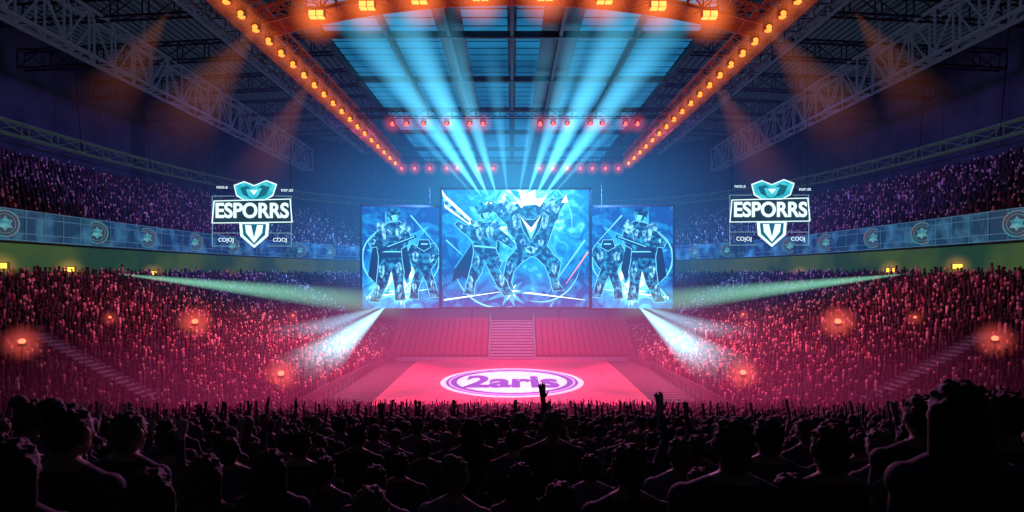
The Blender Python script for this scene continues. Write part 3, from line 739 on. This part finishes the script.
for (y,z) in rows:
    if y<4.9: continue
    half=y*.9+.8; x=-half+random.uniform(0,.5)
    while x<half:
        xx=x+random.uniform(-.12,.12); yy=y+random.uniform(-.1,.12); 
        if abs(x)>17.5 and float(dof(abs(x),y))>0 and zlow(float(dof(abs(x),y)))>z: x+=.58; continue
        if any((xx-a)**2+(yy-b_)**2<.2 for a,b_ in taken) or (y<9 and random.random()<.15): x+=.58; continue
        if np_<300: 
            vi,hj=pick(); addp(xx,yy,z,random.uniform(1.52,1.88),vi,hj,y<8,random.uniform(-.3,.3))
        else: stuff.append((xx,yy,z,random.uniform(-.3,.3),0))
        x+=.58
for i in range(nd):
    d=i*RP+.35
    for x,y in resample(d,.46):
        if abs(x)>y*.98+3 or y<6: continue
        if abs(x)<17.9 and y>82.5: continue
        if y>97.5 and abs(x)<22: continue
        if abs(y-AIS)<1.1 and 4.6<i*RP<12.8: continue
        if -2.4<y-AIS<-.9 and 4.6<i*RP<12.8 and random.random()<.6: continue
        z=zlow(i*RP)
        if float(zf(y))>z: continue
        if 88<y<95 and abs(x)<25.2 and z>4.6: continue
        if random.random()<.05: continue
        jx,jy=random.uniform(-.1,.1),random.uniform(-.1,.1)
        stuff.append((x+jx,y+jy,z,math.atan2(x,62-y) if y<62 else math.pi,1))
for i in range(17):
    d=21+i*.8+.45
    for x,y in resample(d,.55):
        if abs(x)>y*.98+3 or y<20 or (abs(x)<22): continue
        if random.random()<.06: continue
        stuff.append((x+random.uniform(-.1,.1),y,zup(21+i*.8),0,2))
S=np.array(stuff); print('crowd',len(S),'indiv',np_)
def tmpl(arms):
    vs=[];fs=[]
    def ring(z,rx,ry,n=6,yo=0): 
        o=len(vs)
        for i in range(n): t=2*math.pi*i/n; vs.append((rx*math.cos(t),yo+ry*math.sin(t),z))
        return o
    def join(a,b_,n=6):
        for i in range(n):
            j=(i+1)%n; fs.append((a+i,a+j,b_+j));fs.append((a+i,b_+j,b_+i))
    zz=[(0.0,.15,.11),(.85,.17,.12),(1.3,.23,.13),(1.44,.17,.1),(1.5,.055,.055)]
    r=[ring(*q) for q in zz]
    for a,c in zip(r,r[1:]): join(a,c)
    zz=[(1.5,.055,.055),(1.57,.09,.105),(1.67,.105,.115),(1.74,.07,.08)]
    r=[ring(*q) for q in zz]
    for a,c in zip(r,r[1:]): join(a,c)
    t=len(vs);vs.append((0,0,1.77))
    for i in range(6): fs.append((r[-1]+i,r[-1]+(i+1)%6,t))
    for sx in arms:
        o=len(vs)
        for (x,y,z,rr) in((sx*.2,0,1.38,.05),(sx*.3,.05,1.66,.04),(sx*.27,.1,1.95,.03),(sx*.26,.1,2.05,.04)):
            for i in range(3):
                tt=2*math.pi*i/3;vs.append((x+rr*math.cos(tt),y+rr*math.sin(tt),z))
        for k in range(3):
            for i in range(3):
                j=(i+1)%3;a=o+k*3;c=a+3;fs.append((a+i,a+j,c+j));fs.append((a+i,c+j,c+i))
    return np.array(vs,float),np.array(fs)
T=[tmpl([]),tmpl([1]),tmpl([-1,1])]
u_=rng.random(len(S)); fr=S[:,4]==0
kind=np.where(fr,np.where(u_<.72,0,np.where(u_<.87,1,2)),np.where(u_<.95,0,np.where(u_<.98,1,2)))
AV=[];AF=[];AC=[];off=0
pal=np.array([(.02,.02,.03),(.07,.04,.06),(.22,.1,.14),(.5,.32,.36),(.04,.04,.09),(.85,.7,.75),(.25,.07,.1),(.10,.10,.16)])  # clothing colours, with pale pinks painting the sparkle of red light
for k in range(3):
    s=S[kind==k]; v,f=T[k]; m=len(s)
    sc=np.where(s[:,4]==0,rng.uniform(.88,1.08,m),rng.uniform(.84,1.0,m))
    seat=np.where((s[:,4]>0),-.58-.14*rng.random(m)+.35*(rng.random(m)<.05),0)
    c=np.cos(s[:,3]);sn=np.sin(s[:,3])
    X=v[None,:,0]*sc[:,None];Y=v[None,:,1]*sc[:,None];Z=v[None,:,2]*sc[:,None]
    VX=X*c[:,None]-Y*sn[:,None]+s[:,0:1];VY=X*sn[:,None]+Y*c[:,None]+s[:,1:2];VZ=np.maximum(Z+seat[:,None],0)+s[:,2:3]
    AV.append(np.stack([VX,VY,VZ],2).reshape(-1,3))
    AF.append((f[None]+(np.arange(m)*len(v))[:,None,None]+off).reshape(-1,3)); off+=m*len(v)
    cc=pal[rng.choice(8,m,p=[.34,.22,.13,.04,.15,.02,.05,.05])]*np.where(s[:,4:5]>0,.85,.6); hc=np.array([(.02,.015,.015),(.08,.05,.05),(.7,.48,.44)])[rng.choice(3,m,p=[.47,.23,.30])]
    C=np.repeat(cc[:,None,:],len(v),1); C[:,30:55,:]=hc[:,None,:]*np.where(s[:,4:5]>0,1.0,.3)[:,None,:]
    AC.append(C.reshape(-1,3))
AV=np.concatenate(AV);AF=np.concatenate(AF);AC=np.concatenate(AC)
me=bpy.data.meshes.new('crowd');me.vertices.add(len(AV));me.vertices.foreach_set('co',AV.astype(np.float32).ravel())
me.loops.add(len(AF)*3);me.loops.foreach_set('vertex_index',AF.astype(np.int32).ravel())
me.polygons.add(len(AF));me.polygons.foreach_set('loop_start',np.arange(0,len(AF)*3,3,dtype=np.int32));me.update(calc_edges=True)
at=me.color_attributes.new('cloth_and_sparkle','FLOAT_COLOR','POINT');at.data.foreach_set('color',np.concatenate([AC,np.ones((len(AC),1))],1).astype(np.float32).ravel())
m,nt,o_=nmat('crowd_cloth_and_sparkle');b_=nt.nodes.new('ShaderNodeBsdfPrincipled');b_.inputs['Roughness'].default_value=.8;a_=nt.nodes.new('ShaderNodeAttribute');a_.attribute_name='cloth_and_sparkle'
nt.links.new(a_.outputs['Color'],b_.inputs['Base Color']);nt.links.new(b_.outputs[0],o_.inputs['Surface']);me.materials.append(m)
cr=bpy.data.objects.new('crowd',me);col.objects.link(cr);tag(cr,'dense crowd of spectators filling the tiers around the stage','crowd',kind='stuff')
# ---------------- beams & haze, painted as glowing volumes ----------------
b=B();n=20;b.v.append((0,0,0));b.v+=[(math.cos(2*math.pi*i/n),math.sin(2*math.pi*i/n),1) for i in range(n)]
b.f=[(0,1+(i+1)%n,1+i) for i in range(n)]+[tuple(range(1,n+1))];b.m=[0]*len(b.f)
bo=b.obj('painted_beam',M['beam']);beamme=bo.data;bpy.data.objects.remove(bo)
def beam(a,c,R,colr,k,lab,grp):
    a=Vector(a);c=Vector(c);o=bpy.data.objects.new('painted_beam',beamme);d=c-a
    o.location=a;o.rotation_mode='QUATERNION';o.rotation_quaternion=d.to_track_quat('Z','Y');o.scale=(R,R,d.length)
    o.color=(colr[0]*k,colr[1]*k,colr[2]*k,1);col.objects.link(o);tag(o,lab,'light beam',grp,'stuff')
cy=(.12,.66,1.0)
for sxp,exp_,eyp,R,k in((484,325,-25,2.0,.40),(490,382,-25,2.0,.46),(498,440,10,1.5,.34),(508,490,40,1.1,.18),(518,548,40,1.1,.20),(526,590,10,1.5,.34),(534,645,-25,2.0,.44),(541,706,-25,2.0,.40),(478,352,60,1.1,.18),(548,672,60,1.1,.18)):
    a=px(sxp,200,94.5); Y=(33.0-H)*F/(HY-eyp)
    beam(a,px(exp_,eyp,Y),R*1.1,cy,k,'painted pale cyan beam fanning up from the screen top','cyan stage beams')
for sx in(-1,1):
    beam((sx*18.9,90,7.3),(sx*22.2,57,.6),3.6,(.25,.75,.9),.38,'painted cyan-white beam sweeping down onto the side crowd','white side beams')
    beam((sx*19.6,90.5,7.3),(sx*28,62,3.4),2.8,(.3,.7,.95),.16,'painted cyan-white beam sweeping down onto the side crowd','white side beams')
    xa,ya=solveY(20,110); beam((sx*abs(xa),ya,H+(HY-273)*ya/F),(sx*13,ya+18,8.0),2.2,(.35,1,.65),.30,'thin painted pale green beam crossing above the side crowd','white side beams')
    for (x1,y1,Y1,x2,y2,Y2,k) in((262,20,37.6,170,140,52,.011),(312,75,48,250,190,66,.008),(170,10,50,95,120,58,.009)):
        f=lambda x:(x if sx<0 else 1024-x)
        beam(px(f(x1),y1,Y1),px(f(x2),y2,Y2),3.8,(1,.25,.06),k*1.6,'faint painted orange lamp beam in the haze','orange haze beams')
def haze(c,r,colr,k,lab):  # scattered light painted as a self-glowing ellipsoid
    o=B().ell((0,0,0),(1,1,1),seg=24,rings=14).obj('painted_haze',M['haze'],loc=c);o.scale=r;o.color=(colr[0]*k,colr[1]*k,colr[2]*k,1);tag(o,lab,'haze',kind='stuff')
haze((0,92,20),(44,30,24),(.02,.34,.78),.018,'painted blue haze glow around the screens')
haze((0,88,26),(18,16,14),(.10,.70,1.0),.016,'painted bright cyan haze glow above the screens')
haze((0,66,5),(40,28,9),(1,.08,.19),.012,'painted red haze glow above the stage')
haze((0,38,4.5),(42,24,7),(.8,.05,.24),.014,'painted magenta haze glow over the spectators')
haze((0,78,18),(62,42,28),(.07,.10,.45),.009,'painted violet haze glow filling the arena')
# ---------------- lights ----------------
def spot(loc,tgt,e,c,ang,blend=.9,r=1.0):
    l=bpy.data.lights.new('spot','SPOT');l.energy=e;l.color=c;l.spot_size=math.radians(ang);l.spot_blend=blend;l.shadow_soft_size=r
    o=bpy.data.objects.new('spot_lamp',l);o.location=loc;o.rotation_euler=(Vector(tgt)-Vector(loc)).to_track_quat('-Z','Y').to_euler();col.objects.link(o)
for sx in(-1,1):
    spot((sx*4,72,26),(sx*20,70,1),125000,(1,.11,.18),56,1.0)
    spot((sx*6,62,26),(sx*25,58,4),55000,(1,.08,.14),62,1.0)
    spot((sx*8,46,25),(sx*30,47,8),17000,(.9,.08,.20),70)
    spot((sx*10,70,27),(sx*45,75,20),30000,(.40,.15,.9),72)
    spot((sx*12,90,26),(sx*30,100,12),55000,(.15,.38,1),90)
spot((0,66,27),(0,67,0),48000,(1,.62,.75),54)
spot((0,75,24),(0,88,2),17000,(1,.2,.3),60)
spot((0,62,27),(0,44,0),120000,(1,.08,.22),78)
spot((0,55,27),(0,18,5),50000,(.75,.15,.5),70)
w=bpy.data.worlds.new('w');scene.world=w;w.use_nodes=True;w.node_tree.nodes['Background'].inputs[0].default_value=(.05,.08,.2,1);w.node_tree.nodes['Background'].inputs[1].default_value=.12
cd=bpy.data.cameras.new('camera');cd.sensor_width=36;cd.lens=36*F/1024;cd.shift_y=(HY-256)/1024;cd.clip_end=500
co=bpy.data.objects.new('camera',cd);co.location=(0,0,H);co.rotation_euler=(math.pi/2,0,0);col.objects.link(co);scene.camera=co
